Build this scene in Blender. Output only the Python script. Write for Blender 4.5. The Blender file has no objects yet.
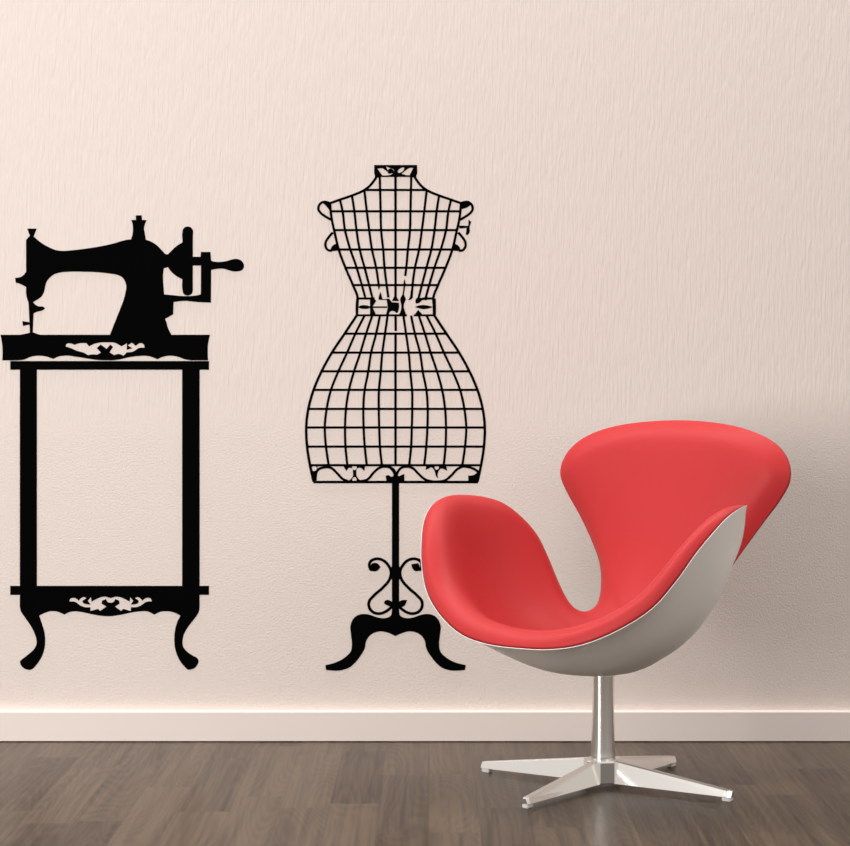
import bpy, bmesh, math
import numpy as np
from mathutils import Vector, Matrix

C = bpy.context.scene.collection
sc = bpy.context.scene
R = math.radians

SEAT_T = .030
FADE = .09
PADDING = [(.054, .058, 1), (.054, .058, 1), (.054, .058, 1), (.051, .056, 1), (.043, .055, 1), (.034, .052, .8), (.026, .05, .4), (.021, .046, .1), (.020, .042, 0), (.020, .042, 0), (.020, .042, 0),
       (.022, .046, 0), (.025, .055, 0), (.029, .068, 0), (.031, .072, 0), (.031, .068, 0), (.031, .066, 0)]
SWELL = [(0, .003), (1.5, .007), (2.7, .013), (3.6, .012), (4.6, .006), (5.3, 0), (16, 0)]
WORLD = .82
EXPOSURE = 0.08
def LIGHTS():
    area('overhead_fill_strip', (-.8, -.10, 3.3), (-.8, -.06, 0), 6.0, 112, (1, .98, .97), .1)  # unseen strip added overhead so the baseboard ledge bounces light up the wall
    area('window_light', (-2.4, -3.65, 1.2), (0, -.4, .9), 1.1, 93, (1, .975, .96), 2.3)
    area('fill_light', (3.4, -4.6, 2.0), (.3, -.3, .5), 2.0, 12, (.98, .98, 1))  # added fill with no real source, lifts the shell and right-hand wall
# ------------------------------------------------------------------ helpers
def link(name, me, mat=None, parent=None, loc=None):
    o = bpy.data.objects.new(name, me)
    C.objects.link(o)
    if mat is not None and me is not None:
        me.materials.append(mat)
    if loc is not None:
        o.location = loc
    if parent is not None:
        o.parent = parent
    return o

def thing(name, label, cat, loc=(0, 0, 0), rotz=0.0):
    o = bpy.data.objects.new(name, None)
    o.empty_display_size = .1
    C.objects.link(o)
    o.location = loc
    o.rotation_euler = (0, 0, rotz)
    o['label'] = label
    o['category'] = cat
    return o

def from_bm(name, bm, mat, parent=None, smooth=True, loc=None, recalc=True):
    me = bpy.data.meshes.new(name)
    if recalc:
        bmesh.ops.recalc_face_normals(bm, faces=bm.faces)
    bm.to_mesh(me)
    bm.free()
    for p in me.polygons:
        p.use_smooth = smooth
    return link(name, me, mat, parent, loc)

def box(bm, lo, hi):
    x0, y0, z0 = lo
    x1, y1, z1 = hi
    v = [bm.verts.new(p) for p in ((x0, y0, z0), (x1, y0, z0), (x1, y1, z0), (x0, y1, z0), (x0, y0, z1), (x1, y0, z1), (x1, y1, z1), (x0, y1, z1))]
    for q in ((0, 3, 2, 1), (4, 5, 6, 7), (0, 1, 5, 4), (1, 2, 6, 5), (2, 3, 7, 6), (3, 0, 4, 7)):
        bm.faces.new([v[i] for i in q])

def lathe(bm, prof, n=64):
    rings = []
    for r, z in prof:
        rings.append([bm.verts.new((r * math.cos(2 * math.pi * k / n), r * math.sin(2 * math.pi * k / n), z)) for k in range(n)])
    for a, b in zip(rings, rings[1:]):
        for k in range(n):
            bm.faces.new((a[k], a[(k + 1) % n], b[(k + 1) % n], b[k]))
    bm.faces.new(rings[0][::-1])
    bm.faces.new(rings[-1])

def smooth_path(pts, closed, step=2.0):
    """Catmull-Rom through the points, with sharp corners where a point carries a third value."""
    n = len(pts)
    P = [np.array(p[:2], float) for p in pts]
    cor = [len(p) > 2 for p in pts]
    out = []
    segs = n if closed else n - 1
    for i in range(segs):
        j = (i + 1) % n
        p1, p2 = P[i], P[j]
        if cor[i] or (not closed and i == 0):
            p0 = None
        else:
            p0 = P[(i - 1) % n]
        if cor[j] or (not closed and j == n - 1):
            p3 = None
        else:
            p3 = P[(j + 1) % n]
        L = np.linalg.norm(p2 - p1)
        if L < 1e-9:
            continue
        # chord-length tangents
        m1 = (p2 - p1) if p0 is None else tang(p0, p1, p2) * L
        m2 = (p2 - p1) if p3 is None else tang(p1, p2, p3) * L
        if p0 is None and p3 is None:
            k = 1
        else:
            k = max(3, min(12, int(L / step)))
        if p0 is None and p3 is not None:
            m1 = 1.5 * (p2 - p1) - .5 * m2
        if p3 is None and p0 is not None:
            m2 = 1.5 * (p2 - p1) - .5 * m1
        for q in range(k):
            t = q / k
            out.append((2 * t**3 - 3 * t * t + 1) * p1 + (t**3 - 2 * t * t + t) * m1 + (-2 * t**3 + 3 * t * t) * p2 + (t**3 - t * t) * m2)
    if not closed:
        out.append(P[-1])
    return np.array(out)

def tang(a, b, c):
    l1 = np.linalg.norm(b - a) + 1e-9
    l2 = np.linalg.norm(c - b) + 1e-9
    d = ((b - a) / l1 * l2 + (c - b) / l2 * l1) / (l1 + l2)
    m = np.linalg.norm(d) + 1e-9
    return d / m * min(1.0, m + .15)

def inside(p, poly):
    a, b = poly, np.roll(poly, -1, 0)
    m = (a[:, 1] > p[1]) != (b[:, 1] > p[1])
    xs = a[m, 0] + (p[1] - a[m, 1]) / (b[m, 1] - a[m, 1]) * (b[m, 0] - a[m, 0])
    return int((xs > p[0]).sum()) % 2 == 1

def vinyl(name, parent, mat, outlines=(), holes=(), ribbons=(), thick=.0012):
    """Cut vinyl lying on the wall: outlines and holes in millimetres (x, height) on the wall."""
    bm = bmesh.new()
    tmp = []
    groups = []
    if len(outlines):
        for o in outlines:
            lo = smooth_path(o, True)
            groups.append([lo] + [lh for lh in (smooth_path(h, True) for h in holes) if inside(lh.mean(0), lo)])
    for loops in groups:
        cu = bpy.data.curves.new(name, 'CURVE')
        cu.dimensions = '2D'
        cu.fill_mode = 'BOTH'
        cu.extrude = thick / 2
        for L in loops:
            s = cu.splines.new('POLY')
            s.points.add(len(L) - 1)
            for p, q in zip(s.points, L):
                p.co = (q[0] / 1000, q[1] / 1000, 0, 1)
            s.use_cyclic_u = True
        co = bpy.data.objects.new('tmp', cu)
        C.objects.link(co)
        dg = bpy.context.evaluated_depsgraph_get()
        me = bpy.data.meshes.new_from_object(co.evaluated_get(dg))
        bm.from_mesh(me)
        bpy.data.objects.remove(co)
        bpy.data.curves.remove(cu)
        bpy.data.meshes.remove(me)
    for v in bm.verts:
        v.co.z += thick / 2
    for w, pts in ribbons:
        c = smooth_path(pts, False)
        d = np.gradient(c, axis=0)
        d /= np.linalg.norm(d, axis=1)[:, None] + 1e-9
        nr = np.stack([-d[:, 1], d[:, 0]], 1) * w / 2
        a, b = c + nr, c - nr
        rows = []
        for i in range(len(c)):
            rows.append([bm.verts.new((p[0] / 1000, p[1] / 1000, z)) for p, z in ((a[i], 0), (a[i], thick), (b[i], thick), (b[i], 0))])
        for r0, r1 in zip(rows, rows[1:]):
            for k in range(4):
                bm.faces.new((r0[k], r0[(k + 1) % 4], r1[(k + 1) % 4], r1[k]))
        bm.faces.new(rows[0][::-1])
        bm.faces.new(rows[-1])
    M = Matrix(((1, 0, 0, 0), (0, 0, -1, .0002), (0, 1, 0, 0), (0, 0, 0, 1)))
    bm.transform(M)
    pl = parent.location
    bmesh.ops.translate(bm, verts=bm.verts, vec=-Vector(pl))
    o = from_bm(name, bm, mat, parent, smooth=False)
    return o

# ------------------------------------------------------------------ materials
def new_mat(name):
    m = bpy.data.materials.new(name)
    m.use_nodes = True
    nt = m.node_tree
    b = nt.nodes['Principled BSDF']
    return m, nt, b

def N(nt, typ, **kw):
    n = nt.nodes.new(typ)
    for k, v in kw.items():
        if k in n.bl_rna.properties:
            setattr(n, k, v)
        else:
            n.inputs[k].default_value = v
    return n

def mathn(nt, op, a, b=None, c=None):
    n = nt.nodes.new('ShaderNodeMath')
    n.operation = op
    for i, v in enumerate((a, b, c)):
        if v is None:
            continue
        if isinstance(v, (int, float)):
            n.inputs[i].default_value = v
        else:
            nt.links.new(v, n.inputs[i])
    return n.outputs[0]

def mapped(nt, scale, src='Object'):
    tc = N(nt, 'ShaderNodeTexCoord')
    mp = N(nt, 'ShaderNodeMapping')
    mp.inputs['Scale'].default_value = scale
    nt.links.new(tc.outputs[src], mp.inputs['Vector'])
    return mp.outputs['Vector']

def wall_material():
    m, nt, b = new_mat('painted_plaster')
    L = nt.links.new
    b.inputs['Base Color'].default_value = WALL_COL
    b.inputs['Roughness'].default_value = .62
    b.inputs['Specular IOR Level'].default_value = .25
    # fine stipple below, vertical brush strokes above
    st = N(nt, 'ShaderNodeTexNoise', Scale=1.0, Detail=3.0, Roughness=.55)
    L(mapped(nt, (235, 235, 230)), st.inputs['Vector'])
    br = N(nt, 'ShaderNodeTexNoise', Scale=1.0, Detail=2.5, Roughness=.55, Distortion=.4)
    L(mapped(nt, (165, 165, 18)), br.inputs['Vector'])
    tc = N(nt, 'ShaderNodeTexCoord')
    sx = N(nt, 'ShaderNodeSeparateXYZ')
    L(tc.outputs['Object'], sx.inputs[0])
    mr = N(nt, 'ShaderNodeMapRange')
    mr.inputs['From Min'].default_value = .70
    mr.inputs['From Max'].default_value = .78
    L(sx.outputs['Z'], mr.inputs['Value'])
    mx = N(nt, 'ShaderNodeMix', data_type='FLOAT')
    L(mr.outputs[0], mx.inputs[0])
    L(st.outputs['Fac'], mx.inputs[2])
    L(br.outputs['Fac'], mx.inputs[3])
    bp = N(nt, 'ShaderNodeBump', Strength=.8, Distance=.0028)
    L(mx.outputs[0], bp.inputs['Height'])
    L(bp.outputs[0], b.inputs['Normal'])
    return m

def floor_material():
    m, nt, b = new_mat('smoked_oak_planks')
    L = nt.links.new
    tc = N(nt, 'ShaderNodeTexCoord')
    sx = N(nt, 'ShaderNodeSeparateXYZ')
    L(tc.outputs['Object'], sx.inputs[0])
    X, Y = sx.outputs['X'], sx.outputs['Y']
    w = .0972
    u = mathn(nt, 'DIVIDE', mathn(nt, 'ADD', X, .003 + 40 * w), w)
    row = mathn(nt, 'FLOOR', u)
    fu = mathn(nt, 'FRACT', u)
    wn = N(nt, 'ShaderNodeTexWhiteNoise', noise_dimensions='1D')
    L(row, wn.inputs['W'])
    v = mathn(nt, 'DIVIDE', mathn(nt, 'ADD', Y, mathn(nt, 'MULTIPLY', wn.outputs['Value'], 7.3)), .62)
    cell = mathn(nt, 'FLOOR', v)
    fv = mathn(nt, 'FRACT', v)
    pid = mathn(nt, 'ADD', mathn(nt, 'MULTIPLY', row, 17.31), mathn(nt, 'MULTIPLY', cell, 5.77))
    w2 = N(nt, 'ShaderNodeTexWhiteNoise', noise_dimensions='1D')
    L(pid, w2.inputs['W'])
    # grain: stretched noise, offset per strip
    off = mathn(nt, 'MULTIPLY', w2.outputs['Value'], 50.0)
    def coords(stretch):
        cb = N(nt, 'ShaderNodeCombineXYZ')
        L(mathn(nt, 'ADD', X, off), cb.inputs[0])
        L(mathn(nt, 'ADD', mathn(nt, 'MULTIPLY', Y, stretch), off), cb.inputs[1])
        L(off, cb.inputs[2])
        return cb.outputs[0]
    big = N(nt, 'ShaderNodeTexNoise', Scale=7.0, Detail=1.0, Roughness=.4, Distortion=.2)
    L(coords(.12), big.inputs['Vector'])
    rings = mathn(nt, 'FRACT', mathn(nt, 'MULTIPLY', big.outputs['Fac'], 34.0))
    rings = mathn(nt, 'ABSOLUTE', mathn(nt, 'SUBTRACT', rings, .5))      # cathedral growth rings
    fine = N(nt, 'ShaderNodeTexNoise', Scale=95.0, Detail=2.0, Roughness=.6)
    L(coords(.02), fine.inputs['Vector'])
    mid = N(nt, 'ShaderNodeTexNoise', Scale=36.0, Detail=3.0, Roughness=.55, Distortion=.2)
    L(coords(.03), mid.inputs['Vector'])
    g = mathn(nt, 'ADD', mathn(nt, 'MULTIPLY', rings, .42), mathn(nt, 'ADD', mathn(nt, 'MULTIPLY', fine.outputs['Fac'], 1.25), mathn(nt, 'MULTIPLY', mid.outputs['Fac'], .55)))
    t = mathn(nt, 'ADD', mathn(nt, 'MULTIPLY', mathn(nt, 'SUBTRACT', g, .79), 1.1), mathn(nt, 'MULTIPLY', w2.outputs['Value'], .50))
    rp = N(nt, 'ShaderNodeValToRGB')
    e = rp.color_ramp.elements
    e[0].position, e[0].color = -.0, FLOOR_DARK
    e[1].position, e[1].color = .85, FLOOR_LIGHT
    L(t, rp.inputs['Fac'])
    # thin joints
    ju = mathn(nt, 'LESS_THAN', mathn(nt, 'MINIMUM', fu, mathn(nt, 'SUBTRACT', 1.0, fu)), .010)
    jv = mathn(nt, 'LESS_THAN', fv, .0016)
    j = mathn(nt, 'MULTIPLY', mathn(nt, 'MAXIMUM', ju, jv), .35)
    mx = N(nt, 'ShaderNodeMix', data_type='RGBA')
    L(j, mx.inputs['Factor'])
    L(rp.outputs[0], mx.inputs['A'])
    mx.inputs['B'].default_value = (FLOOR_DARK[0] * .5, FLOOR_DARK[1] * .5, FLOOR_DARK[2] * .5, 1)
    L(mx.outputs['Result'], b.inputs['Base Color'])
    b.inputs['Roughness'].default_value = .30
    b.inputs['Specular IOR Level'].default_value = .09
    bp = N(nt, 'ShaderNodeBump', Strength=.03, Distance=.0006)
    L(mathn(nt, 'SUBTRACT', g, j), bp.inputs['Height'])
    L(bp.outputs[0], b.inputs['Normal'])
    return m

def plain(name, col, rough, spec=.5, metal=0.0, bump=None, sheen=0.0):
    m, nt, b = new_mat(name)
    b.inputs['Base Color'].default_value = col
    b.inputs['Roughness'].default_value = rough
    b.inputs['Specular IOR Level'].default_value = spec
    b.inputs['Metallic'].default_value = metal
    if sheen:
        b.inputs['Sheen Weight'].default_value = sheen
        b.inputs['Sheen Roughness'].default_value = .4
        b.inputs['Sheen Tint'].default_value = (1, .8, .8, 1)
    if bump:
        s, st, di = bump
        n = N(nt, 'ShaderNodeTexNoise', Scale=s, Detail=3.0)
        nt.links.new(mapped(nt, (1, 1, 1)), n.inputs['Vector'])
        bp = N(nt, 'ShaderNodeBump', Strength=st, Distance=di)
        nt.links.new(n.outputs['Fac'], bp.inputs['Height'])
        nt.links.new(bp.outputs[0], b.inputs['Normal'])
    return m

WALL_COL = (.74, .65, .60, 1)
FLOOR_DARK = (.026, .0155, .009, 1)
FLOOR_LIGHT = (.104, .072, .045, 1)
M_wall = wall_material()
M_floor = floor_material()
M_base = plain('white_satin_paint', (.79, .70, .65, 1), .45, .4, bump=(60, .05, .001))
M_vinyl = plain('matt_black_vinyl', (.0012, .0012, .0012, 1), .9, .02, bump=(300, .02, .0002))
M_red = plain('coral_red_upholstery', (.46, .030, .032, 1), .46, .14, bump=(900, .04, .0003))
M_shell = plain('pearl_grey_shell', (.90, .86, .81, 1), .38, .4, bump=(700, .03, .0003))
M_pipe = plain('white_piping', (.66, .64, .61, 1), .5, .4, bump=(500, .05, .0003))
M_metal = plain('satin_polished_aluminium', (.80, .77, .735, 1), .13, .5, 1.0, bump=(40, .01, .001))
M_column = plain('satin_aluminium_tube', (.78, .75, .715, 1), .2, .5, 1.0, bump=(40, .01, .001))
M_glide = plain('glide_plastic', (.62, .60, .58, 1), .25, .5, bump=(90, .02, .0005))

# ------------------------------------------------------------------ setting
def structure(name, bm, mat, smooth=False):
    o = from_bm(name, bm, mat, smooth=smooth)
    o['kind'] = 'structure'
    return o

bm = bmesh.new(); box(bm, (-4.5, -7.5, -.06), (4.5, .12, 0)); structure('floor', bm, M_floor)
bm = bmesh.new(); box(bm, (-4.5, 0, 0), (4.5, .12, 3.6)); structure('wall_back', bm, M_wall)
# baseboard: flat board with an eased upper edge and a ledge against the wall
bm = bmesh.new()
prof = [(0, .0022), (-.0220, .0022), (-.0220, .0680), (-.0213, .0697), (-.0195, .0705), (0, .0705)]
a = [bm.verts.new((-4.5, y, z)) for y, z in prof]
b_ = [bm.verts.new((4.5, y, z)) for y, z in prof]
for k in range(len(prof)):
    bm.faces.new((a[k], b_[k], b_[(k + 1) % len(prof)], a[(k + 1) % len(prof)]))
bm.faces.new(a); bm.faces.new(b_[::-1])
structure('baseboard_back', bm, M_base)

# outlines of the cut vinyl, millimetres on the wall: (x, height[, 1 = sharp corner])
BODY=[(-936.1,1189.6,1),(-913.9,1189.6,1),(-921.1,1171.4,1),(-906.4,1158.9),(-885.0,1146.1),(-867.2,1139.3),(-852.9,1137.9),(-831.5,1139.3),(-799.3,1143.2),(-763.6,1148.9),(-727.9,1157.2),(-720.4,1159.7),(-706.1,1163.2),(-694.7,1164.7,1),(-691.1,1177.5),(-690.1,1191.8),(-691.1,1200.7),(-694.7,1209.3,1),(-683.3,1210.0,1),(-683.6,1220.4,1),(-670.4,1220.7,1),(-669.3,1210.0,1),(-658.3,1209.3,1),(-662.6,1199.6),(-664.7,1190.0),(-662.9,1179.3),(-660.4,1163.9,1),(-649.0,1159.7),(-634.7,1150.7),(-624.0,1140.0),(-615.1,1130.4,1),(-608.6,1129.7,1),(-608.6,1100.4,1),(-613.3,1098.6),(-618.6,1097.5,1),(-620.4,1081.1),(-619.4,1056.1),(-617.9,1036.8,1),(-606.9,1035.7),(-595.8,1034.9,1),(-595.8,1019.0,1),(-596.9,990.4,1),(-615.8,979.7,1),(-612.2,970.4),(-609.8,961.2),(-600.8,942.9,1),(-743.7,942.9,1),(-720.8,1000.7,1),(-708.3,1038.2),(-705.8,1056.1),(-709.3,1068.6),(-715.4,1076.5),(-724.3,1081.1),(-742.2,1084.7),(-770.7,1087.9),(-806.5,1089.3),(-838.6,1089.3),(-856.4,1087.9),(-872.5,1083.6),(-883.2,1075.7),(-890.4,1066.8),(-893.9,1056.1),(-897.2,1041.8),(-902.9,1031.8),(-913.6,1024.0),(-922.5,1019.0,1),(-932.9,1017.5,1),(-936.8,1029.3),(-938.6,1041.8),(-938.6,1053.6,1),(-949.3,1059.7),(-962.5,1064.0,1),(-963.9,1075.0,1),(-949.3,1078.2),(-938.6,1088.9,1),(-938.6,1120.4),(-938.6,1163.2,1),(-929.7,1173.2,1)]
NEEDLE=[(-932.9,1017.5,1),(-922.5,1019.0,1),(-915.4,1011.5),(-909.3,1009.0),(-898.6,1007.9),(-895.0,1004.0),(-899.3,1000.4),(-913.6,996.1),(-921.4,992.5,1),(-922.9,948.7,1),(-916.4,946.2),(-905.7,942.9,1),(-952.9,942.9,1),(-940.4,945.1),(-929.7,947.9,1),(-930.4,966.5,1),(-945.7,963.3,1),(-947.1,974.7,1),(-930.7,971.9,1)]
WHEEL=[(-609.0,1129.7,1),(-599.0,1140.0),(-586.5,1150.7),(-574.7,1157.9,1),(-575.4,1181.1),(-574.0,1188.2),(-568.7,1193.2),(-563.3,1194.3),(-556.2,1192.5),(-551.5,1186.4),(-551.2,1173.9,1),(-551.2,1045.4,1),(-554.4,1037.5),(-563.3,1034.0),(-572.2,1037.5),(-575.1,1047.2),(-575.4,1071.5,1),(-588.3,1078.6),(-600.8,1088.9),(-609.0,1100.4,1)]
CRANK=[(-551.2,1124.3,1),(-533.3,1123.9,1),(-532.2,1135.4,1),(-510.4,1135.4,1),(-508.7,1115.0,1),(-499.0,1112.5),(-486.5,1112.2),(-474.0,1113.9),(-461.5,1117.5),(-449.0,1119.3),(-440.1,1116.1),(-433.3,1107.9),(-432.6,1100.7),(-436.5,1093.6),(-445.5,1090.4),(-456.2,1090.0),(-466.9,1092.5),(-477.6,1095.7),(-491.9,1096.4),(-508.7,1093.2,1),(-509.0,1017.5,1),(-541.9,1019.0),(-570.4,1021.5),(-595.8,1019.0,1),(-595.8,1034.9,1),(-581.1,1033.2),(-564.4,1032.9),(-545.4,1034.0),(-532.6,1036.8,1),(-532.2,1103.6,1),(-551.2,1103.6,1)]
TRAY=[(-998.2,942.9,1),(-995.0,927.2),(-993.2,907.6),(-993.9,883.3,1),(-956.4,883.3,1),(-942.1,885.5),(-927.9,891.5),(-910.0,894.0),(-892.2,892.2),(-875.4,886.5,1),(-861.8,892.6),(-845.7,894.4),(-820.7,891.5),(-792.2,886.9),(-770.7,884.0),(-752.9,883.3,1),(-738.3,883.3,1),(-720.5,885.5),(-699.0,890.5),(-677.6,893.3),(-663.3,894.0),(-649.1,891.9),(-633.3,885.8,1),(-620.5,891.5),(-604.4,894.0),(-588.3,892.2),(-570.5,886.2),(-556.2,883.3,1),(-515.9,883.3,1),(-516.6,900.5),(-515.5,923.7),(-511.2,942.9,1)]
TRAY_HOLE=[(-846.8,915.8,1),(-844.7,921.2),(-838.6,922.9),(-826.1,919.4,1),(-815.4,922.9),(-798.2,923.3,1),(-792.2,915.8,1),(-781.5,921.2),(-767.2,924.7),(-749.3,925.1),(-733.3,924.4),(-717.2,915.8,1),(-704.3,923.3,1),(-704.7,907.9,1),(-691.8,911.5,1),(-702.5,918.3,1),(-692.9,924.7,1),(-683.6,916.9,1),(-670.4,923.3),(-665.1,920.1),(-663.3,912.9,1),(-675.8,912.2),(-690.0,904.0),(-704.3,902.2,1),(-712.2,894.4,1),(-724.0,898.3),(-734.0,895.5,1),(-744.7,902.2,1),(-736.5,914.7,1),(-742.9,920.1,1),(-751.5,910.1,1),(-765.4,920.4,1),(-774.3,911.9,1),(-764.7,901.5,1),(-773.6,896.5,1),(-785.0,897.2),(-795.0,895.5,1),(-802.9,900.5),(-820.7,905.8),(-835.0,911.9)]
TOP=[(-975.4,881.9,1),(-513.6,881.9,1),(-513.6,861.5,1),(-975.4,861.5,1)]
POST_A=[(-953.0,861.7,1),(-913.5,861.7,1),(-913.5,359.0,1),(-953.0,359.0,1)]
POST_B=[(-575.9,861.7,1),(-535.4,861.7,1),(-535.4,359.0,1),(-575.9,359.0,1)]
SHELF=[(-975.4,359.5,1),(-513.6,359.5,1),(-513.6,338.4,1),(-975.4,338.4,1)]
APRON=[(-953.2,338.4,1),(-953.2,312.3,1),(-908.2,290.2,1),(-895.7,296.3),(-881.4,300.5),(-870.7,300.2),(-849.3,292.7,1),(-838.6,298.0),(-824.3,300.2),(-806.5,298.0),(-785.0,293.4),(-763.6,289.8),(-744.0,288.8),(-720.5,292.0),(-695.5,297.0),(-674.0,300.2),(-656.2,299.8),(-640.5,292.3,1),(-627.6,298.8),(-613.3,300.5),(-599.1,298.8),(-579.8,290.2,1),(-535.5,312.3,1),(-535.5,338.4,1)]
LEG_A=[(-953.2,312.3,1),(-951.1,301.6),(-942.1,287.3),(-929.7,269.5),(-920.0,251.6),(-914.7,235.6),(-914.3,224.8),(-918.9,214.1),(-929.7,203.4),(-942.1,193.4),(-952.5,185.2,1),(-951.8,178.4),(-945.7,169.5),(-936.8,164.9),(-929.7,164.1),(-923.6,166.6),(-915.4,174.9),(-906.4,187.4),(-899.3,201.6),(-895.0,219.5),(-894.3,237.3),(-896.4,253.4),(-901.1,269.5),(-908.2,290.2,1)]
LEG_B=[(-579.8,290.2,1),(-588.3,273.1),(-592.6,255.2),(-594.1,233.8),(-591.9,212.3),(-586.6,196.3),(-577.6,180.2),(-563.0,164.5,1),(-556.2,164.9),(-549.1,167.4),(-541.2,174.9),(-538.0,185.6),(-539.8,189.9),(-552.6,198.1),(-566.9,208.8),(-574.1,219.5),(-575.1,230.2),(-571.2,248.1),(-563.4,262.3),(-552.6,276.6),(-541.9,290.9),(-536.6,301.6),(-535.5,312.3,1)]
APRON_HOLE=[(-837.9,323.0,1),(-835.7,329.5),(-829.7,331.6),(-822.5,330.2),(-816.1,324.8,1),(-811.8,330.2),(-804.7,333.4),(-798.6,330.9,1),(-807.2,325.2,1),(-806.5,320.2),(-799.3,317.0),(-789.3,316.3,1),(-795.0,324.8,1),(-787.9,333.4,1),(-786.5,322.7,1),(-774.3,329.1),(-763.6,333.4),(-752.9,334.1),(-742.2,331.3),(-731.5,334.1),(-720.8,333.4),(-710.1,329.1),(-697.9,322.7,1),(-696.5,333.4,1),(-689.4,324.8,1),(-695.1,316.3,1),(-685.1,317.0),(-677.9,320.2),(-677.2,325.2,1),(-685.8,330.9,1),(-679.7,333.4),(-672.6,330.2),(-668.3,324.8,1),(-661.9,330.2),(-654.7,331.6),(-648.7,329.5),(-646.5,323.0,1),(-660.1,322.0),(-670.8,314.5),(-681.5,310.2),(-695.1,309.8,1),(-695.1,300.9,1),(-712.6,305.9,1),(-717.9,301.3,1),(-732.2,311.3,1),(-721.5,318.0,1),(-722.6,325.2,1),(-731.5,328.8,1),(-735.8,321.6),(-741.5,320.2),(-748.6,321.6),(-752.9,328.8,1),(-761.8,325.2,1),(-762.9,318.0,1),(-752.2,311.3,1),(-766.5,301.3,1),(-771.8,305.9,1),(-789.3,300.9,1),(-789.3,309.8,1),(-802.9,310.2),(-813.6,314.5),(-824.3,322.0)]
NECK=[(-129.7,1337.4,1),(-30.2,1337.4,1),(-29.7,1317.6,1),(-34.9,1307.2,1),(-44.2,1309.5,1),(-116.2,1309.5,1),(-123.2,1307.2,1),(-129.7,1317.6,1)]
NECK_HOLES=[[(-122.2,1329.1,1),(-109.8,1329.7,1),(-96.6,1320.1,1),(-102.4,1333.8,1),(-92.0,1329.7),(-84.6,1326.9),(-83.2,1322.8),(-85.1,1319.5),(-111.2,1313.2,1)],[(-98.5,1322.8),(-96.3,1326.9),(-93.0,1329.1),(-88.8,1328.3),(-84.7,1324.2),(-83.3,1320.6),(-87.5,1318.4),(-94.3,1317.3),(-97.9,1319.2)],[(-75.4,1321.4),(-72.4,1326.9),(-66.9,1330.5),(-60.0,1331.1),(-60.5,1326.9),(-66.9,1320.6),(-72.4,1318.7)],[(-66.0,1316.8,1),(-57.2,1324.2),(-49.0,1329.7),(-38.8,1330.8,1),(-47.6,1313.2,1),(-54.5,1314.0)]]
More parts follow.
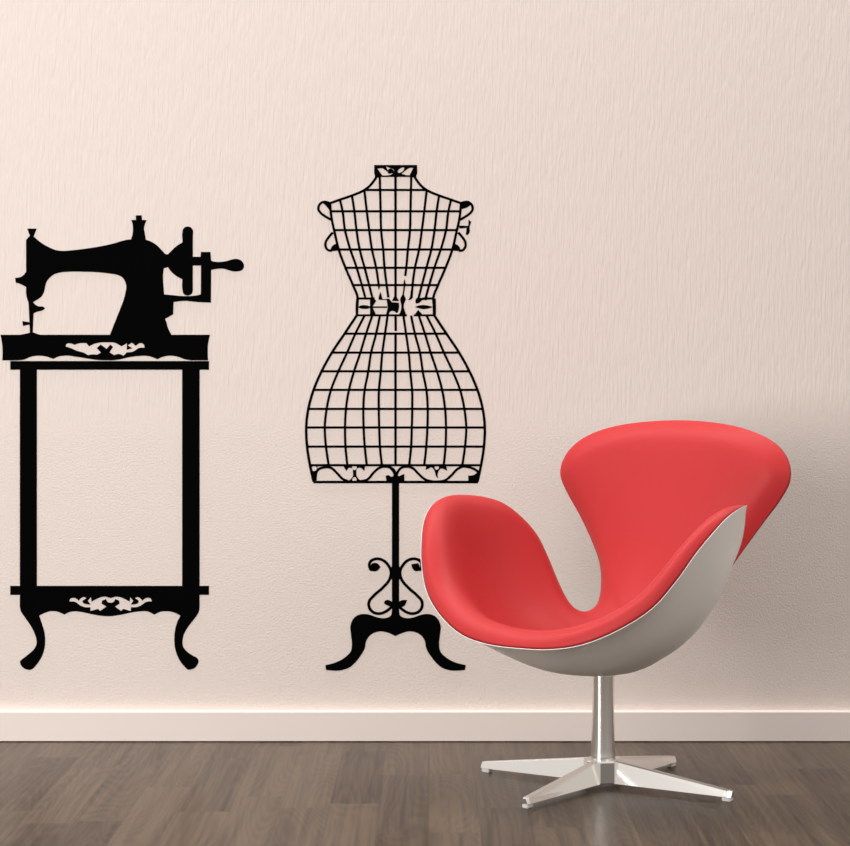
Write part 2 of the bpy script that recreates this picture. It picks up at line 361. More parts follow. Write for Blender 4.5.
WIRES=[(5.74,[(-126.9,1318.8),(-125.5,1309.5),(-131.8,1298.8),(-142.7,1286.3),(-152.4,1279.3),(-181.3,1266.5),(-210.1,1256.5),(-233.3,1248.2)]),(5.74,[(72.9,1248.2),(49.7,1256.5),(20.9,1266.5),(-8.0,1279.3),(-17.7,1286.3),(-28.6,1298.8),(-34.9,1309.5),(-33.5,1318.8)]),(5.74,[(-232.4,1247.2),(-228.2,1210.3),(-221.9,1181.7),(-211.9,1139.9),(-196.6,1098.7),(-178.9,1057.8),(-168.0,1027.4),(-169.2,1009.7),(-169.6,987.7)]),(5.74,[(9.2,987.7),(8.8,1009.7),(7.6,1027.4),(18.5,1057.8),(36.2,1098.7),(51.5,1139.9),(61.5,1181.7),(67.8,1210.3),(72.0,1247.2)]),(5.74,[(-231.9,1248.6),(-252.1,1249.8),(-258.9,1241.0),(-259.3,1234.0),(-254.0,1225.9),(-242.8,1217.5),(-230.5,1210.5)]),(5.74,[(70.1,1210.5),(82.4,1217.5),(93.6,1225.9),(98.9,1234.0),(98.5,1241.0),(91.7,1249.8),(71.5,1248.6)]),(5.74,[(-225.9,1180.5),(-235.9,1168.9),(-242.6,1157.3),(-242.2,1146.8),(-236.1,1139.2),(-227.7,1138.5)]),(5.74,[(67.3,1138.5),(75.7,1139.2),(81.8,1146.8),(82.2,1157.3),(75.5,1168.9),(65.5,1180.5)]),(6.04,[(-169.6,988.8),(-198.5,945.4),(-226.3,904.0),(-251.9,858.0),(-270.5,814.8),(-282.8,770.6),(-287.7,726.2),(-285.6,683.0),(-278.9,639.8),(-270.5,601.7)]),(6.04,[(110.1,601.7),(118.5,639.8),(125.2,683.0),(127.3,726.2),(122.4,770.6),(110.1,814.8),(91.5,858.0),(65.9,904.0),(38.1,945.4),(9.2,988.8)]),(5.44,[(-209.2,1256.1),(-203.1,1229.3),(-197.8,1187.3),(-185.4,1141.5),(-173.4,1107.3),(-150.4,1029.5)]),(5.44,[(-10.0,1029.5),(13.0,1107.3),(25.0,1141.5),(37.4,1187.3),(42.7,1229.3),(48.8,1256.1)]),(5.44,[(-181.3,1265.4),(-175.7,1229.3),(-170.8,1185.4),(-163.4,1141.0),(-152.0,1098.7),(-133.9,1028.3)]),(5.44,[(-26.5,1028.3),(-8.4,1098.7),(3.0,1141.0),(10.4,1185.4),(15.3,1229.3),(20.9,1265.4)]),(5.44,[(-152.4,1277.9),(-146.9,1229.3),(-141.3,1185.4),(-135.0,1141.5),(-125.3,1098.7),(-119.0,1056.2)]),(5.44,[(-7.9,1277.9),(-13.5,1229.3),(-19.1,1185.4),(-25.3,1141.5),(-35.1,1098.7),(-43.0,1028.3)]),(5.44,[(-116.7,1310.4),(-114.8,1229.3),(-113.6,1185.4),(-109.0,1141.5),(-105.7,1098.7),(-96.7,1029.5)]),(5.44,[(-43.7,1310.4),(-45.5,1229.3),(-46.7,1185.4),(-51.4,1141.5),(-55.3,1098.7),(-57.6,1079.4,1)]),(5.44,[(-152.0,987.7),(-173.4,945.4),(-193.1,900.5),(-214.7,854.0),(-230.8,812.7),(-240.3,769.9),(-244.5,727.4),(-241.7,683.0),(-235.4,639.8)]),(5.44,[(75.0,639.8),(81.3,683.0),(84.1,727.4),(79.9,769.9),(70.4,812.7),(54.3,854.0),(32.7,900.5),(13.0,945.4),(-8.4,987.7)]),(5.44,[(-134.1,987.7),(-148.5,945.4),(-162.2,900.5),(-177.8,854.0),(-188.9,812.7),(-195.4,769.9),(-197.5,727.4),(-196.4,683.0),(-192.2,639.8)]),(5.44,[(31.8,639.8),(36.0,683.0),(37.1,727.4),(35.0,769.9),(28.5,812.7),(17.4,854.0),(1.8,900.5),(-11.9,945.4),(-26.3,987.7)]),(5.44,[(-116.4,987.7),(-125.3,945.4),(-137.1,900.5),(-144.1,854.0),(-152.2,812.7),(-155.0,768.0),(-154.3,727.4),(-151.1,677.4),(-146.9,639.8)]),(5.44,[(-13.5,639.8),(-9.3,677.4),(-6.1,727.4),(-5.4,768.0),(-8.2,812.7),(-16.3,854.0),(-23.3,900.5),(-35.1,945.4),(-44.0,987.7)]),(5.44,[(-98.5,987.7),(-104.6,945.4),(-110.9,900.5),(-114.8,854.0),(-118.8,812.7),(-119.0,768.0),(-118.1,727.4),(-116.0,677.4),(-111.8,639.8)]),(5.44,[(-48.6,639.8),(-44.4,677.4),(-42.3,727.4),(-41.4,768.0),(-41.6,812.7),(-45.6,854.0),(-49.5,900.5),(-55.8,945.4),(-61.9,987.7)]),(5.74,[(-80.2,1311.8),(-80.2,1028.3,1)]),(5.74,[(-80.2,988.8),(-79.7,951.6,1)]),(5.74,[(-80.2,947.0),(-80.2,637.9,1)]),(5.44,[(-149.9,1279.3),(-10.5,1279.3)]),(5.44,[(-230.1,1229.8),(69.7,1229.8)]),(5.44,[(-223.1,1186.1),(62.7,1186.1)]),(5.44,[(-212.4,1141.0),(52.1,1141.0)]),(5.44,[(-196.1,1098.5),(35.8,1098.5)]),(5.44,[(-178.9,1058.3),(18.6,1058.3)]),(5.44,[(-198.5,945.4),(38.1,945.4)]),(5.44,[(-227.3,901.4),(66.9,901.4)]),(5.44,[(-251.9,858.0),(91.6,858.0)]),(5.44,[(-270.5,814.8),(110.2,814.8)]),(5.44,[(-282.8,770.6),(122.5,770.6)]),(5.44,[(-287.7,727.4),(127.4,727.4)]),(5.44,[(-285.6,683.0),(125.3,683.0)]),(5.44,[(-278.9,639.8),(118.5,639.8)])]
CAGE_FILLS=[[(-251.0,1251.0,1),(-231.9,1249.1,1),(-230.1,1228.2,1),(-234.7,1234.0),(-241.7,1242.1)],[(72.0,1249.1,1),(97.6,1248.6,1),(88.3,1239.8),(73.4,1234.7,1)],[(-215.0,1155.0,1),(-223.1,1152.4),(-230.1,1144.5),(-231.5,1136.6,1),(-211.9,1138.7,1)],[(51.5,1138.7,1),(71.1,1136.6,1),(69.7,1144.5),(62.7,1152.4),(54.6,1155.0,1)],[(67.4,1196.6,1),(88.8,1196.1,1),(89.5,1210.7,1),(95.7,1204.9,1),(92.0,1193.3),(91.3,1179.4),(86.0,1174.3,1),(83.2,1175.9,1),(85.1,1191.0,1),(68.6,1189.6,1)]]
BELT_FILLS=[[(-167.0,1007.1),(-159.2,1011.3),(-152.0,1011.7),(-143.1,1010.3),(-137.4,1007.4,1),(-143.1,1003.8),(-152.0,1002.8),(-159.2,1003.5)],[(-139.5,1027.4,1),(-131.0,1028.1,1),(-124.9,1022.1,1),(-132.8,1009.6,1),(-132.8,1005.3,1),(-124.6,987.4,1),(-139.5,987.4,1)],[(-121.7,1056.7,1),(-116.0,1056.7,1),(-118.8,1046.7,1)],[(-119.6,1024.2,1),(-118.1,1034.6),(-114.9,1042.4,1),(-110.3,1026.0,1),(-94.9,1026.0,1),(-94.9,1023.8,1)],[(-101.0,1026.7,1),(-94.6,1026.7,1),(-88.8,1018.5,1),(-72.4,1017.4,1),(-72.1,1006.0),(-75.3,994.6,1),(-78.1,993.1,1),(-83.8,997.8),(-89.6,998.1),(-94.6,993.9),(-95.3,988.9,1),(-93.1,986.7,1),(-103.1,986.7,1),(-98.1,1006.0,1)],[(-80.6,1041.7,1),(-77.4,1031.0),(-71.7,1021.3,1),(-88.8,1021.3,1),(-83.8,1031.0)],[(-61.7,1038.1,1),(-56.0,1025.6,1),(-61.0,1013.1,1),(-61.0,1006.0,1),(-54.9,987.4,1),(-76.7,987.4,1),(-71.7,991.0),(-68.1,998.1),(-66.7,1009.6),(-68.8,1027.4)],[(-41.0,1057.4,1),(-43.1,1038.1),(-42.8,1026.0),(-51.0,1023.8,1),(-46.7,1030.3),(-45.3,1041.7)],[(-59.2,1072.4,1),(-56.3,1061.3,1),(-57.4,1056.0),(-61.0,1034.6,1),(-64.6,1034.6,1),(-61.7,1056.0),(-61.7,1061.3)],[(-34.9,1007.8,1),(-27.1,1010.6),(-14.6,1012.1),(-3.9,1010.6),(7.6,1007.4,1),(-3.9,1003.8),(-14.6,1002.4),(-27.1,1004.6)],[(-36.7,987.4,1),(-27.8,1001.0,1),(-16.0,988.1,1)],[(-31.7,1014.9,1),(-33.9,1018.5),(-29.6,1028.8),(-21.7,1028.8,1),(-13.9,1028.8),(-10.3,1036.3,1),(-5.3,1030.3,1),(-6.0,1024.6),(-18.1,1023.1),(-24.6,1017.4)]]
BELT_WIRES=[(5.14,[(-168.8,1027.1),(-128.8,1027.1)]),(5.14,[(-18.1,1027.1),(10.4,1027.1)]),(4.83,[(-169.9,988.1),(-53.8,988.1)]),(4.83,[(-37.8,988.1),(10.8,988.1)]),(3.63,[(-133.1,1007.1),(-99.6,1007.1)]),(5.74,[(-168.8,1027.1),(-170.3,1007.1),(-169.5,988.1)]),(5.74,[(10.4,1027.1),(11.1,1007.1),(10.8,988.1)])]
HEM_FILLS=[[(-279.5,641.3,1),(-261.0,638.8,1),(-263.9,623.2),(-265.9,601.7,1),(-270.9,600.1,1)],[(-201.7,638.4,1),(-151.0,638.4,1),(-152.6,626.1,1),(-164.6,633.9),(-169.5,632.2),(-171.2,623.2),(-170.7,614.9),(-165.4,607.5),(-155.1,601.7,1),(-194.2,601.7,1),(-185.2,606.7),(-179.4,614.1),(-179.0,623.2),(-181.1,632.2),(-186.0,633.9),(-194.2,626.1,1)],[(-103.1,615.3,1),(-96.5,616.6),(-88.6,612.7),(-83.3,618.8),(-80.7,625.9,1),(-77.2,618.8),(-71.9,614.4),(-66.6,617.1),(-59.6,619.3,1),(-59.6,601.2,1),(-100.9,601.2,1)],[(-10.4,628.9,1),(-8.6,638.2,1),(38.0,638.2,1),(39.7,626.7,1),(30.9,631.1),(25.7,632.0),(20.4,626.7),(17.7,618.8),(19.5,608.3,1),(14.2,614.4),(11.2,624.5),(8.1,631.1),(2.8,634.7),(-2.9,632.0)],[(88.5,615.8,1),(102.6,617.5),(108.3,621.5,1),(111.8,626.7),(116.2,622.3,1),(110.9,599.1,1),(89.4,599.1,1)]]
HEM_HOLES=[[(-263.0,632.2),(-264.2,628.6),(-267.3,626.4),(-271.1,626.4),(-274.2,628.6),(-275.4,632.2),(-274.2,635.9),(-271.1,638.1),(-267.3,638.1),(-264.2,635.9)],[(-169.9,634.3),(-171.0,630.9),(-173.9,628.8),(-177.5,628.8),(-180.4,630.9),(-181.5,634.3),(-180.4,637.7),(-177.5,639.8),(-173.9,639.8),(-171.0,637.7)],[(-170.3,606.7),(-171.4,603.5),(-174.0,601.6),(-177.3,601.6),(-180.0,603.5),(-181.1,606.7),(-180.0,609.8),(-177.3,611.8),(-174.0,611.8),(-171.4,609.8)],[(20.8,634.7),(19.8,631.6),(17.2,629.6),(13.9,629.6),(11.3,631.6),(10.3,634.7),(11.3,637.8),(13.9,639.7),(17.2,639.7),(19.8,637.8)]]
HEM_WIRES=[(6.04,[(-271.2,600.7),(111.5,600.7)]),(5.74,[(-265.9,604.6),(-265.5,617.0),(-260.2,629.4),(-247.8,634.3),(-231.3,633.9),(-214.8,619.9),(-202.5,607.5),(-190.1,602.6)]),(5.74,[(-161.3,602.6),(-146.9,605.9),(-130.4,623.2),(-118.0,633.5),(-105.6,636.4),(-93.3,634.3),(-85.0,625.2),(-81.3,617.0)]),(5.74,[(-96.3,635.5),(-86.8,631.4),(-80.6,622.3)]),(5.74,[(-77.3,617.0),(-74.4,625.2),(-66.2,633.9),(-53.8,636.4),(-41.5,633.5),(-27.0,619.9),(-12.6,607.5),(1.8,602.6),(18.3,601.7),(34.8,604.6),(49.2,615.8),(63.6,630.6),(76.0,636.4),(88.3,635.5),(102.8,630.6),(113.1,623.2)])]
POLE=[(-88.5,603.0,1),(-71.8,603.0,1),(-71.8,405.5,1),(-68.3,396.2),(-67.9,384.6),(-71.8,373.0,1),(-71.8,294.0,1),(-88.5,294.0,1),(-88.5,373.0,1),(-92.5,384.6),(-92.0,396.2),(-88.5,405.5,1)]
SCROLL_A=[(6.65,[(-130.1,404.4),(-136.3,396.5),(-140.7,404.4),(-138.9,415.4),(-126.6,422.0),(-111.2,419.8),(-96.7,406.6),(-90.6,391.2),(-93.6,375.8),(-109.0,356.1),(-131.0,336.3),(-141.5,323.1),(-141.5,309.9),(-133.2,298.9),(-117.8,295.0),(-104.6,298.9),(-87.9,312.1)])]
SCROLL_B=[(6.65,[(-72.5,312.1),(-55.8,298.9),(-42.6,295.0),(-27.2,298.9),(-18.9,309.9),(-18.9,323.1),(-29.4,336.3),(-51.4,356.1),(-66.8,375.8),(-69.8,391.2),(-63.7,406.6),(-49.2,419.8),(-33.8,422.0),(-21.5,415.4),(-19.7,404.4),(-24.1,396.5),(-30.3,404.4)])]
SCROLL_FILL_A=[[(-135.4,410.6),(-125.7,412.8),(-115.2,403.1,1),(-125.7,393.4),(-133.2,393.4),(-138.0,400.0)],[(-106.8,320.0),(-102.4,326.2),(-91.4,324.4),(-86.2,320.0,1),(-86.2,309.5,1),(-91.4,311.2),(-100.2,314.3)]]
SCROLL_FILL_B=[[(-43.5,409.7,1),(-27.3,412.3,1),(-24.6,400.0),(-29.9,393.4),(-36.5,394.7),(-41.3,400.9)],[(-53.2,326.6,1),(-69.5,324.4),(-74.7,320.0,1),(-74.7,309.5,1),(-67.3,309.5),(-58.5,314.3),(-55.4,320.9)]]
BASE=[(-89.2,298.9,1),(-90.6,291.0),(-95.8,287.1),(-106.8,284.4),(-122.2,286.2),(-139.8,292.3),(-155.2,294.1),(-168.4,291.0),(-179.3,281.3),(-184.6,268.2),(-183.7,246.2),(-181.5,224.2),(-184.6,206.6),(-194.7,195.6),(-210.1,185.5),(-225.5,179.4),(-243.1,175.4,1),(-241.8,164.0,1),(-201.3,164.4),(-188.1,169.3),(-175.0,180.3),(-159.6,200.0),(-152.1,213.2),(-147.7,233.0),(-142.0,241.8),(-131.0,249.7),(-113.4,253.7),(-98.0,250.6),(-80.5,242.7,1),(-62.4,250.6),(-47.0,253.7),(-29.4,249.7),(-18.4,241.8),(-12.7,233.0),(-8.3,213.2),(-0.8,200.0),(14.6,180.3),(27.7,169.3),(40.9,164.4),(81.4,164.0,1),(82.7,175.4,1),(65.1,179.4),(49.7,185.5),(34.3,195.6),(24.2,206.6),(21.1,224.2),(23.3,246.2),(24.2,268.2),(18.9,281.3),(8.0,291.0),(-5.2,294.1),(-20.6,292.3),(-38.2,286.2),(-53.6,284.4),(-64.6,287.1),(-69.8,291.0),(-71.2,298.9,1)]
# ------------------------------------------------------------------ wall decals
sm = thing('sewing_machine_decal', 'black vinyl silhouette of a hand-crank sewing machine on the wall, above the table silhouette', 'wall decal', (-.75, 0, .89))
vinyl('machine_body', sm, M_vinyl, [BODY])
vinyl('needle_bar', sm, M_vinyl, [NEEDLE], thick=.0013)
vinyl('handwheel', sm, M_vinyl, [WHEEL])
vinyl('crank_handle', sm, M_vinyl, [CRANK], thick=.0013)
vinyl('machine_base', sm, M_vinyl, [TRAY], [TRAY_HOLE])
tb = thing('sewing_table_decal', 'black vinyl silhouette of a tall open table with curved feet under the sewing machine', 'wall decal', (-.75, 0, .19))
vinyl('table_top', tb, M_vinyl, [TOP])
vinyl('post', tb, M_vinyl, [POST_A])
vinyl('post', tb, M_vinyl, [POST_B])
vinyl('shelf_rail', tb, M_vinyl, [SHELF])
vinyl('apron', tb, M_vinyl, [APRON], [APRON_HOLE])
vinyl('curved_leg', tb, M_vinyl, [LEG_A])
vinyl('curved_leg', tb, M_vinyl, [LEG_B])
df = thing('dress_form_decal', 'black vinyl wire-cage dress form on a scrolled stand, on the wall behind the red chair', 'wall decal', (-.08, 0, .17))
vinyl('neck_band', df, M_vinyl, [NECK], NECK_HOLES, thick=.0014)
vinyl('wire_cage', df, M_vinyl, CAGE_FILLS, ribbons=WIRES, thick=.0012)
vinyl('waist_belt', df, M_vinyl, BELT_FILLS, ribbons=BELT_WIRES, thick=.0013)
vinyl('hem_band', df, M_vinyl, HEM_FILLS, HEM_HOLES, ribbons=HEM_WIRES, thick=.0013)
vinyl('pole', df, M_vinyl, [POLE], thick=.0011)
vinyl('scroll', df, M_vinyl, SCROLL_FILL_A, ribbons=SCROLL_A, thick=.0012)
vinyl('scroll', df, M_vinyl, SCROLL_FILL_B, ribbons=SCROLL_B, thick=.0012)
vinyl('pedestal_feet', df, M_vinyl, [BASE], thick=.0013)

# ------------------------------------------------------------------ chair
PSI = R(35.10)
# chair axes: local +x = sitter's left (viewer's right), local -y = front
chair = thing('swivel_armchair', 'red upholstered swivel armchair with winged shell and pale grey underside on a four-star metal base', 'armchair',
              (.3582, -.583, 0), -PSI)

def full_ring(h, flip):
    h = [np.array(p, float) for p in h]
    return h + [p * flip for p in h[-2:0:-1]]
def cyc(keys, n):
    """closed Catmull-Rom through the keys, n samples between two keys"""
    K = np.asarray(keys, float)
    p0, p1, p2, p3 = np.roll(K, 1, 0), K, np.roll(K, -1, 0), np.roll(K, -2, 0)
    out = []
    for q in range(n):
        t = q / n
        out.append(.5 * ((2 * p1) + (-p0 + p2) * t + (2 * p0 - 5 * p1 + 4 * p2 - p3) * t * t + (-p0 + 3 * p1 - 3 * p2 + p3) * t**3))
    o = np.stack(out, 1)
    return o.reshape((-1,) + K.shape[1:])
def solve_sheet(rim, flat, mid, anchors, nr=14, sub=2, cen=(0, -.12)):
    """thin plate through the rim and the anchors: bends as little as it can"""
    E = cyc(full_ring(rim, np.array((-1, 1, 1))), sub)
    Fl = cyc(full_ring(flat, np.array((-1, 1))), sub)
    Md = cyc(full_ring(mid, np.array((-1, 1))), sub)
    na = len(E)
    c = np.array(cen)
    fr = np.linspace(0, 1, nr + 1)[1:]
    U = np.vstack([c[None]] + [(1 - f_)**2 * c + 2 * f_ * (1 - f_) * Md + f_ * f_ * Fl for f_ in fr])
    idx = lambda i, j: 1 + i * na + j % na
    tri = []
    for j in range(na):
        tri.append((0, idx(0, j), idx(0, j + 1)))
        for i in range(nr - 1):
            a, b, d, e = idx(i, j), idx(i + 1, j), idx(i + 1, j + 1), idx(i, j + 1)
            if j < na // 2:
                tri += [(a, b, d), (a, d, e)]
            else:
                tri += [(a, b, e), (b, d, e)]
    n = len(U)
    L = np.zeros((n, n)); M = np.zeros(n)
    for t in tri:
        for k in range(3):
            i, j, o = t[k], t[(k + 1) % 3], t[(k + 2) % 3]
            p, q = U[i] - U[o], U[j] - U[o]
            cr_ = abs(p[0] * q[1] - p[1] * q[0]) + 1e-12
            w = .5 * (p @ q) / cr_
            L[i, j] += w; L[j, i] += w; L[i, i] -= w; L[j, j] -= w
            M[i] += cr_ / 6
    fixed = np.zeros(n, bool); fixed[-na:] = True
    # bending energy, leaving the rim rows out (free edge)
    W = np.where(fixed, 0.0, 1.0 / M)
    A = L.T @ (W[:, None] * L)
    rhs = np.zeros((n, 3))
    for (u, v), P, w in anchors:
        k = np.argsort(((U - np.array((u, v)))**2).sum(1))[:3]
        d = np.sqrt(((U[k] - np.array((u, v)))**2).sum(1)) + 1e-4
        a = (1 / d) / (1 / d).sum()
        # linear weights on the nearest three
        T_ = np.vstack([U[k].T, np.ones(3)])
        if abs(np.linalg.det(T_)) > 1e-7:
            a = np.linalg.solve(T_, np.array((u, v, 1.0)))
        A[np.ix_(k, k)] += w * np.outer(a, a)
        rhs[k] += w * a[:, None] * np.array(P)
    X = np.zeros((n, 3)); X[-na:] = E
    fr_ = ~fixed
    X[fr_] = np.linalg.solve(A[np.ix_(fr_, fr_)], rhs[fr_] - A[np.ix_(fr_, fixed)] @ X[fixed])
    G = np.vstack([np.repeat(X[:1], na, 0)[None], X[1:].reshape(nr, na, 3)])
    return G

# rim of the shell, half, from the front middle to the top of the back: (side, front, height)
RIM = [(0, .322, .317), (.141, .312, .333), (.262, .259, .404), (.322, .195, .507), (.349, .123, .572), (.341, .027, .592), (.294, -.066, .574),
       (.248, -.134, .503), (.2, -.139, .41), (.153, -.142, .341), (.133, -.199, .353), (.16, -.254, .437), (.226, -.277, .539),
       (.282, -.286, .626), (.253, -.304, .696), (.155, -.319, .737), (0, -.337, .751)]
# the same outline laid flat, as the sheet would be cut
FLAT = [(0, .34), (.15, .335), (.30, .29), (.40, .21), (.47, .13), (.49, .03), (.46, -.07), (.355, -.12), (.24, -.14), (.17, -.17), (.143, -.25),
        (.165, -.35), (.235, -.46), (.285, -.55), (.25, -.63), (.155, -.68), (0, -.70)]
MID = [(0, .21), (.13, .21), (.23, .20), (.31, .14), (.36, .09), (.37, .03), (.36, -.017), (.29, -.065), (.19, -.105), (.09, -.155), (.08, -.22), (.09, -.285),
       (.12, -.39), (.135, -.51), (.12, -.57), (.075, -.58), (0, -.58)]
Z0 = .234
ANCH = [((0, 0), (0, 0, Z0), 1e5), ((0, .2), (0, .2, .262), 2e4)]
for k in range(8):
    cx_, cy_ = .05 * math.cos(k * math.pi / 4), .05 * math.sin(k * math.pi / 4)
    ANCH.append(((cx_, cy_), (cx_, cy_, Z0 + .002), 1e5))
for s in (1, -1):
    for uv, P in (((.15, 0), (.150, 0, .272)), ((.245, 0), (.218, 0, .335)), ((.34, .01), (.275, .005, .415)), ((.42, .02), (.318, .02, .50)),
                  ((.10, .2), (.10, .2, .277)), ((.22, .17), (.205, .165, .325))):
        ANCH.append(((s * uv[0], uv[1]), (s * P[0], P[1], P[2]), 2e4))
Gc = solve_sheet(RIM, FLAT, MID, ANCH)
Gf = np.stack([cyc(r, 4) for r in Gc])
NA = Gf.shape[1]
def radial(G, t):
    out = []
    for x in t:
        i = min(int(x), len(G) - 2)
        u = x - i
        p1, p2 = G[i], G[i + 1]
        p0 = G[i - 1] if i > 0 else 2 * p1 - p2
        p3 = G[i + 2] if i + 2 < len(G) else 2 * p2 - p1
        out.append(.5 * ((2 * p1) + (-p0 + p2) * u + (2 * p0 - 5 * p1 + 4 * p2 - p3) * u * u + (-p0 + 3 * p1 - 3 * p2 + p3) * u**3))
    return np.array(out)
G = radial(Gf, np.linspace(0, len(Gf) - 1, 160))
seg = np.linalg.norm(np.diff(G, axis=0), axis=2)
cum = np.vstack([np.zeros(NA), np.cumsum(seg, 0)])
LEN = cum[-1]
# padding along the rim, per key of the half outline: thickness, width of the rolled edge, 0 = soft taper / 1 = full round
PAD = PADDING
padc = cyc(full_ring(PAD, np.array((1, 1, 1))), NA // 32)
TJ, ROLL, QJ = padc[:, 0], padc[:, 1], np.clip(padc[:, 2], 0, 1)
frac_body = np.linspace(0, 1, 40)
th = np.linspace(0, math.pi / 2, 16)[1:]
def sample(svals):
    out = np.empty((svals.shape[0], NA, 3))
    for j in range(NA):
        for k in range(3):
            out[:, j, k] = np.interp(svals[:, j], cum[:, j], G[:, j, k])
    return out
s_body = frac_body[:, None] * (LEN - ROLL)[None]
s_roll = (LEN - ROLL)[None] + ROLL[None] * np.sin(th)[:, None]
S = np.vstack([s_body, s_roll])
B = sample(S)
def normals(B):
    dr = np.gradient(B, axis=0)
    da = (np.roll(B, -1, 1) - np.roll(B, 1, 1))
    n = np.cross(dr, da)
    n /= np.linalg.norm(n, axis=2)[..., None] + 1e-12
    return n
NRM = normals(B)
if NRM[20, 0, 2] < 0:
    NRM = -NRM
NRM[0] = NRM[1].mean(0)
for _ in range(10):
    NRM[1:-1] = .4 * NRM[1:-1] + .2 * (np.roll(NRM, 1, 1) + np.roll(NRM, -1, 1))[1:-1] + .1 * (NRM[2:] + NRM[:-2])
    NRM[-1] = .6 * NRM[-2] + .2 * (np.roll(NRM[-2], 1, 0) + np.roll(NRM[-2], -1, 0))
    NRM /= np.linalg.norm(NRM, axis=2)[..., None]
# padding follows the distance from the rim, so the rolled edge is equally wide everywhere
rimp = B[-1]
rimf = cyc(rimp, 4)
wf = cyc(np.stack([TJ, ROLL, QJ], 1), 4)
flatB = B.reshape(-1, 3)
dist = np.empty(len(flatB)); prm = np.empty((len(flatB), 3))
for i0 in range(0, len(flatB), 500):
    d2 = ((flatB[i0:i0 + 500, None] - rimf[None])**2).sum(2)
    dist[i0:i0 + 500] = np.sqrt(d2.min(1))
    w_ = 1 / (d2 + 1e-7)**2
    prm[i0:i0 + 500] = (w_ @ wf) / w_.sum(1)[:, None]
dist = dist.reshape(S.shape); dist[-1] = 0
T_, Rl, Q_ = [prm[:, k].reshape(S.shape) for k in range(3)]
x = np.clip(1 - dist / Rl, 0, 1)
edge = T_ * (Q_ * np.sqrt(np.maximum(0, 1 - x * x)) + (1 - Q_) * (1 - x * x))
k = np.clip((dist - Rl * .8) / FADE, 0, 1)
k = k * k * (3 - 2 * k)
thick = edge * (1 - k) + SEAT_T * k
for _ in range(24):
    lap = .25 * (np.roll(thick, 1, 1) + np.roll(thick, -1, 1))[1:-1] + .25 * (thick[2:] + thick[:-2])
    wsm = np.clip((dist[1:-1] - .5 * Rl[1:-1]) / (.5 * Rl[1:-1]), 0, 1)
    thick[1:-1] = thick[1:-1] * (1 - .7 * wsm) + lap * .7 * wsm
thick[0] = thick[1].mean()
# the upholstery swells a little past the rim along the front and the arms
rt = np.roll(B[-1], -1, 0) - np.roll(B[-1], 1, 0)
rt /= np.linalg.norm(rt, axis=1)[:, None]
om = np.cross(rt, NRM[-1])
om /= np.linalg.norm(om, axis=1)[:, None]
om *= np.sign((om * (B[-1] - B[-10])).sum(1))[:, None]
par_ = np.minimum(np.arange(NA), NA - np.arange(NA)) / (NA / 32)
SW = np.interp(par_, [p for p, _ in SWELL], [b for _, b in SWELL])
swell = SW[None] * 2 * x * np.sqrt(np.maximum(0, 1 - x * x))
TOP_ = B + NRM * thick[..., None] + om[None] * swell[..., None]
for _ in range(10):
    lap = .25 * (np.roll(TOP_, 1, 1) + np.roll(TOP_, -1, 1))[1:-1] + .25 * (TOP_[2:] + TOP_[:-2])
    wsm = np.clip((dist[1:-1] - .6 * Rl[1:-1]) / (.6 * Rl[1:-1]), 0, 1)[..., None]
    TOP_[1:-1] = TOP_[1:-1] * (1 - .6 * wsm) + lap * .6 * wsm

def loc(P):
    """(side, front, height) to the chair's own axes"""
    return (P[0], -P[1], P[2])

def sheet_solid(name, top, bot, mat, parent, join_rim):
    bm = bmesh.new()
    nr, na = top.shape[:2]
    def grid(Gd):
        c = bm.verts.new(loc(Gd[0].mean(0)))
        rows = [[bm.verts.new(loc(Gd[i, j])) for j in range(na)] for i in range(1, nr)]
        return c, rows
    ct, rt = grid(top)
    cb, rb = grid(bot)
    for c, rows, fl in ((ct, rt, False), (cb, rb, True)):
        for j in range(na):
            q = (c, rows[0][j], rows[0][(j + 1) % na])
            bm.faces.new(q[::-1] if fl else q)
        for r0, r1 in zip(rows, rows[1:]):
            for j in range(na):
                q = (r0[j], r1[j], r1[(j + 1) % na], r0[(j + 1) % na])
                bm.faces.new(q[::-1] if fl else q)
    for j in range(na):
        bm.faces.new((rt[-1][j], rb[-1][j], rb[-1][(j + 1) % na], rt[-1][(j + 1) % na]))
    return from_bm(name, bm, mat, parent, smooth=True)

# on the back the upholstery wraps around the rim and the shell stops a little short of it
PAR = np.minimum(np.arange(NA), NA - np.arange(NA)) / (NA / 32)
wb = np.interp(PAR, [0, 8.0, 10.0, 16], [0, 0, 1, 1])
near = np.clip(1 - dist / .035, 0, 1)
near = near * near * (3 - 2 * near)
BOT = B + NRM * (.0008 - .0075 * near * wb[None])[..., None]
INSET = .0155 * wb * np.clip(wb, .35, 1)
Ssh = np.minimum(S, (LEN - INSET)[None] - .0004 * (S.shape[0] - 1 - np.arange(S.shape[0]))[:, None] * (wb[None] > 0))
SH = sample(np.maximum(Ssh, 0))
sheet_solid('upholstery', TOP_, BOT, M_red, chair, True)
sheet_solid('shell', SH + NRM * .0003, SH - NRM * .0010, M_shell, chair, True)
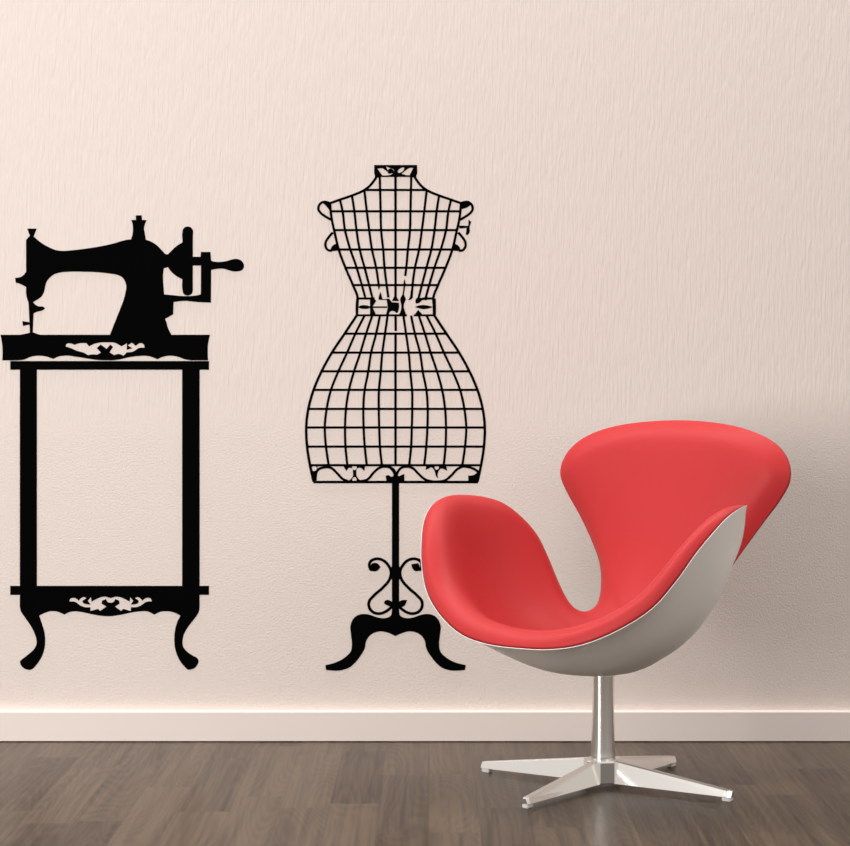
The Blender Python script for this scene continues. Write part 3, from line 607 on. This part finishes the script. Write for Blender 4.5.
# piping along the seam
bm = bmesh.new()
rows = []
Ec = SH[-1] - NRM[-1] * (.0010 + .0004 * wb)[:, None]
tg = np.roll(Ec, -1, 0) - np.roll(Ec, 1, 0)
tg /= np.linalg.norm(tg, axis=1)[:, None]
n1 = NRM[-1] - (NRM[-1] * tg).sum(1)[:, None] * tg
n1 /= np.linalg.norm(n1, axis=1)[:, None]
n2 = np.cross(tg, n1)
for j in range(NA):
    rows.append([bm.verts.new(loc(Ec[j] + .0007 * (math.cos(a) * n1[j] + math.sin(a) * n2[j]))) for a in np.linspace(0, 2 * math.pi, 9)[:-1]])
for j in range(NA):
    r0, r1 = rows[j], rows[(j + 1) % NA]
    for k in range(8):
        bm.faces.new((r0[k], r0[(k + 1) % 8], r1[(k + 1) % 8], r1[k]))
from_bm('piping', bm, M_pipe, chair)

# column
bm = bmesh.new()
lathe(bm, [(.0215, .057), (.0250, .0575), (.0257, .059), (.0253, .063), (.0247, .075), (.0236, .115), (.0230, .155), (.0229, .19), (.0232, .215), (.0235, .228), (.0237, .252)], 72)
from_bm('column', bm, M_column, chair)
# hub: eight-sided boss
bm = bmesh.new()
pr = [(.037, .0095), (.0405, .0115), (.0405, .0530), (.0385, .0565), (.030, .0578)]
rings = []
for r, z in pr:
    ring = []
    for k in range(4):
        for s in (-1, 1):
            a = math.pi / 2 * k + math.pi / 4 + s * .375
            ring.append(bm.verts.new((r * math.cos(a), r * math.sin(a), z)))
    rings.append(ring)
for a, b_ in zip(rings, rings[1:]):
    for k in range(8):
        bm.faces.new((a[k], a[(k + 1) % 8], b_[(k + 1) % 8], b_[k]))
bm.faces.new(rings[0][::-1]); bm.faces.new(rings[-1])
from_bm('hub', bm, M_metal, chair, smooth=False)
def leg_bm():
    bm = bmesh.new()
    secs = []
    # (x along leg, bottom z, top z, half width bottom, half width top)
    for x, zb, zt, hb, ht in ((.012, .0105, .0588, .0165, .0072), (.2925, .0085, .0225, .0085, .0052), (.2990, .0088, .0212, .0078, .0047), (.3005, .0098, .0195, .0068, .0038)):
        e = .0022
        secs.append([bm.verts.new(p) for p in ((x, -hb, zb), (x, hb, zb), (x, ht, zt - e), (x, ht - .6 * e, zt), (x, -ht + .6 * e, zt), (x, -ht, zt - e))])
    for a, b_ in zip(secs, secs[1:]):
        for k in range(6):
            bm.faces.new((a[k], a[(k + 1) % 6], b_[(k + 1) % 6], b_[k]))
    bm.faces.new(secs[0][::-1]); bm.faces.new(secs[-1])
    return bm
def glide_bm():
    bm = bmesh.new()
    box(bm, (.279, -.0072, 0), (.2985, .0072, .0088))
    bmesh.ops.bevel(bm, geom=list(bm.edges), offset=.0015, segments=2, affect='EDGES')
    return bm
for k in range(4):
    lg = from_bm('leg', leg_bm(), M_metal, chair, smooth=False)
    lg.rotation_euler = (0, 0, math.pi / 2 * k)
    from_bm('glide', glide_bm(), M_glide, lg, smooth=False)

# ------------------------------------------------------------------ camera
cam = bpy.data.cameras.new('camera')
co = bpy.data.objects.new('camera', cam)
C.objects.link(co)
co.location = (0, -5.345, .861)
co.rotation_euler = (math.pi / 2, 0, 0)
cam.sensor_width = 36
cam.lens = 36 * 2300 / 850
cam.shift_x = (425 - 430) / 850
cam.shift_y = (370 - 423) / 850
cam.clip_start = .05
sc.camera = co

# ------------------------------------------------------------------ light
def area(name, loc, target, size, power, col=(1, 1, 1), size_y=None):
    l = bpy.data.lights.new(name, 'AREA')
    l.shape = 'RECTANGLE'
    l.size = size
    l.size_y = size_y or size
    l.energy = power
    l.color = col
    o = bpy.data.objects.new(name, l)
    C.objects.link(o)
    o.location = loc
    o.rotation_euler = (Vector(target) - Vector(loc)).to_track_quat('-Z', 'Y').to_euler()
    return o
w = bpy.data.worlds.new('world')
sc.world = w
w.use_nodes = True
bg = w.node_tree.nodes['Background']
bg.inputs[0].default_value = (1.0, .97, .94, 1)
bg.inputs[1].default_value = WORLD
LIGHTS()

vs_ = sc.view_settings
vs_.view_transform = 'Standard'
vs_.look = 'None'
vs_.gamma = 1
vs_.use_curve_mapping = False
vs_.exposure = EXPOSURE
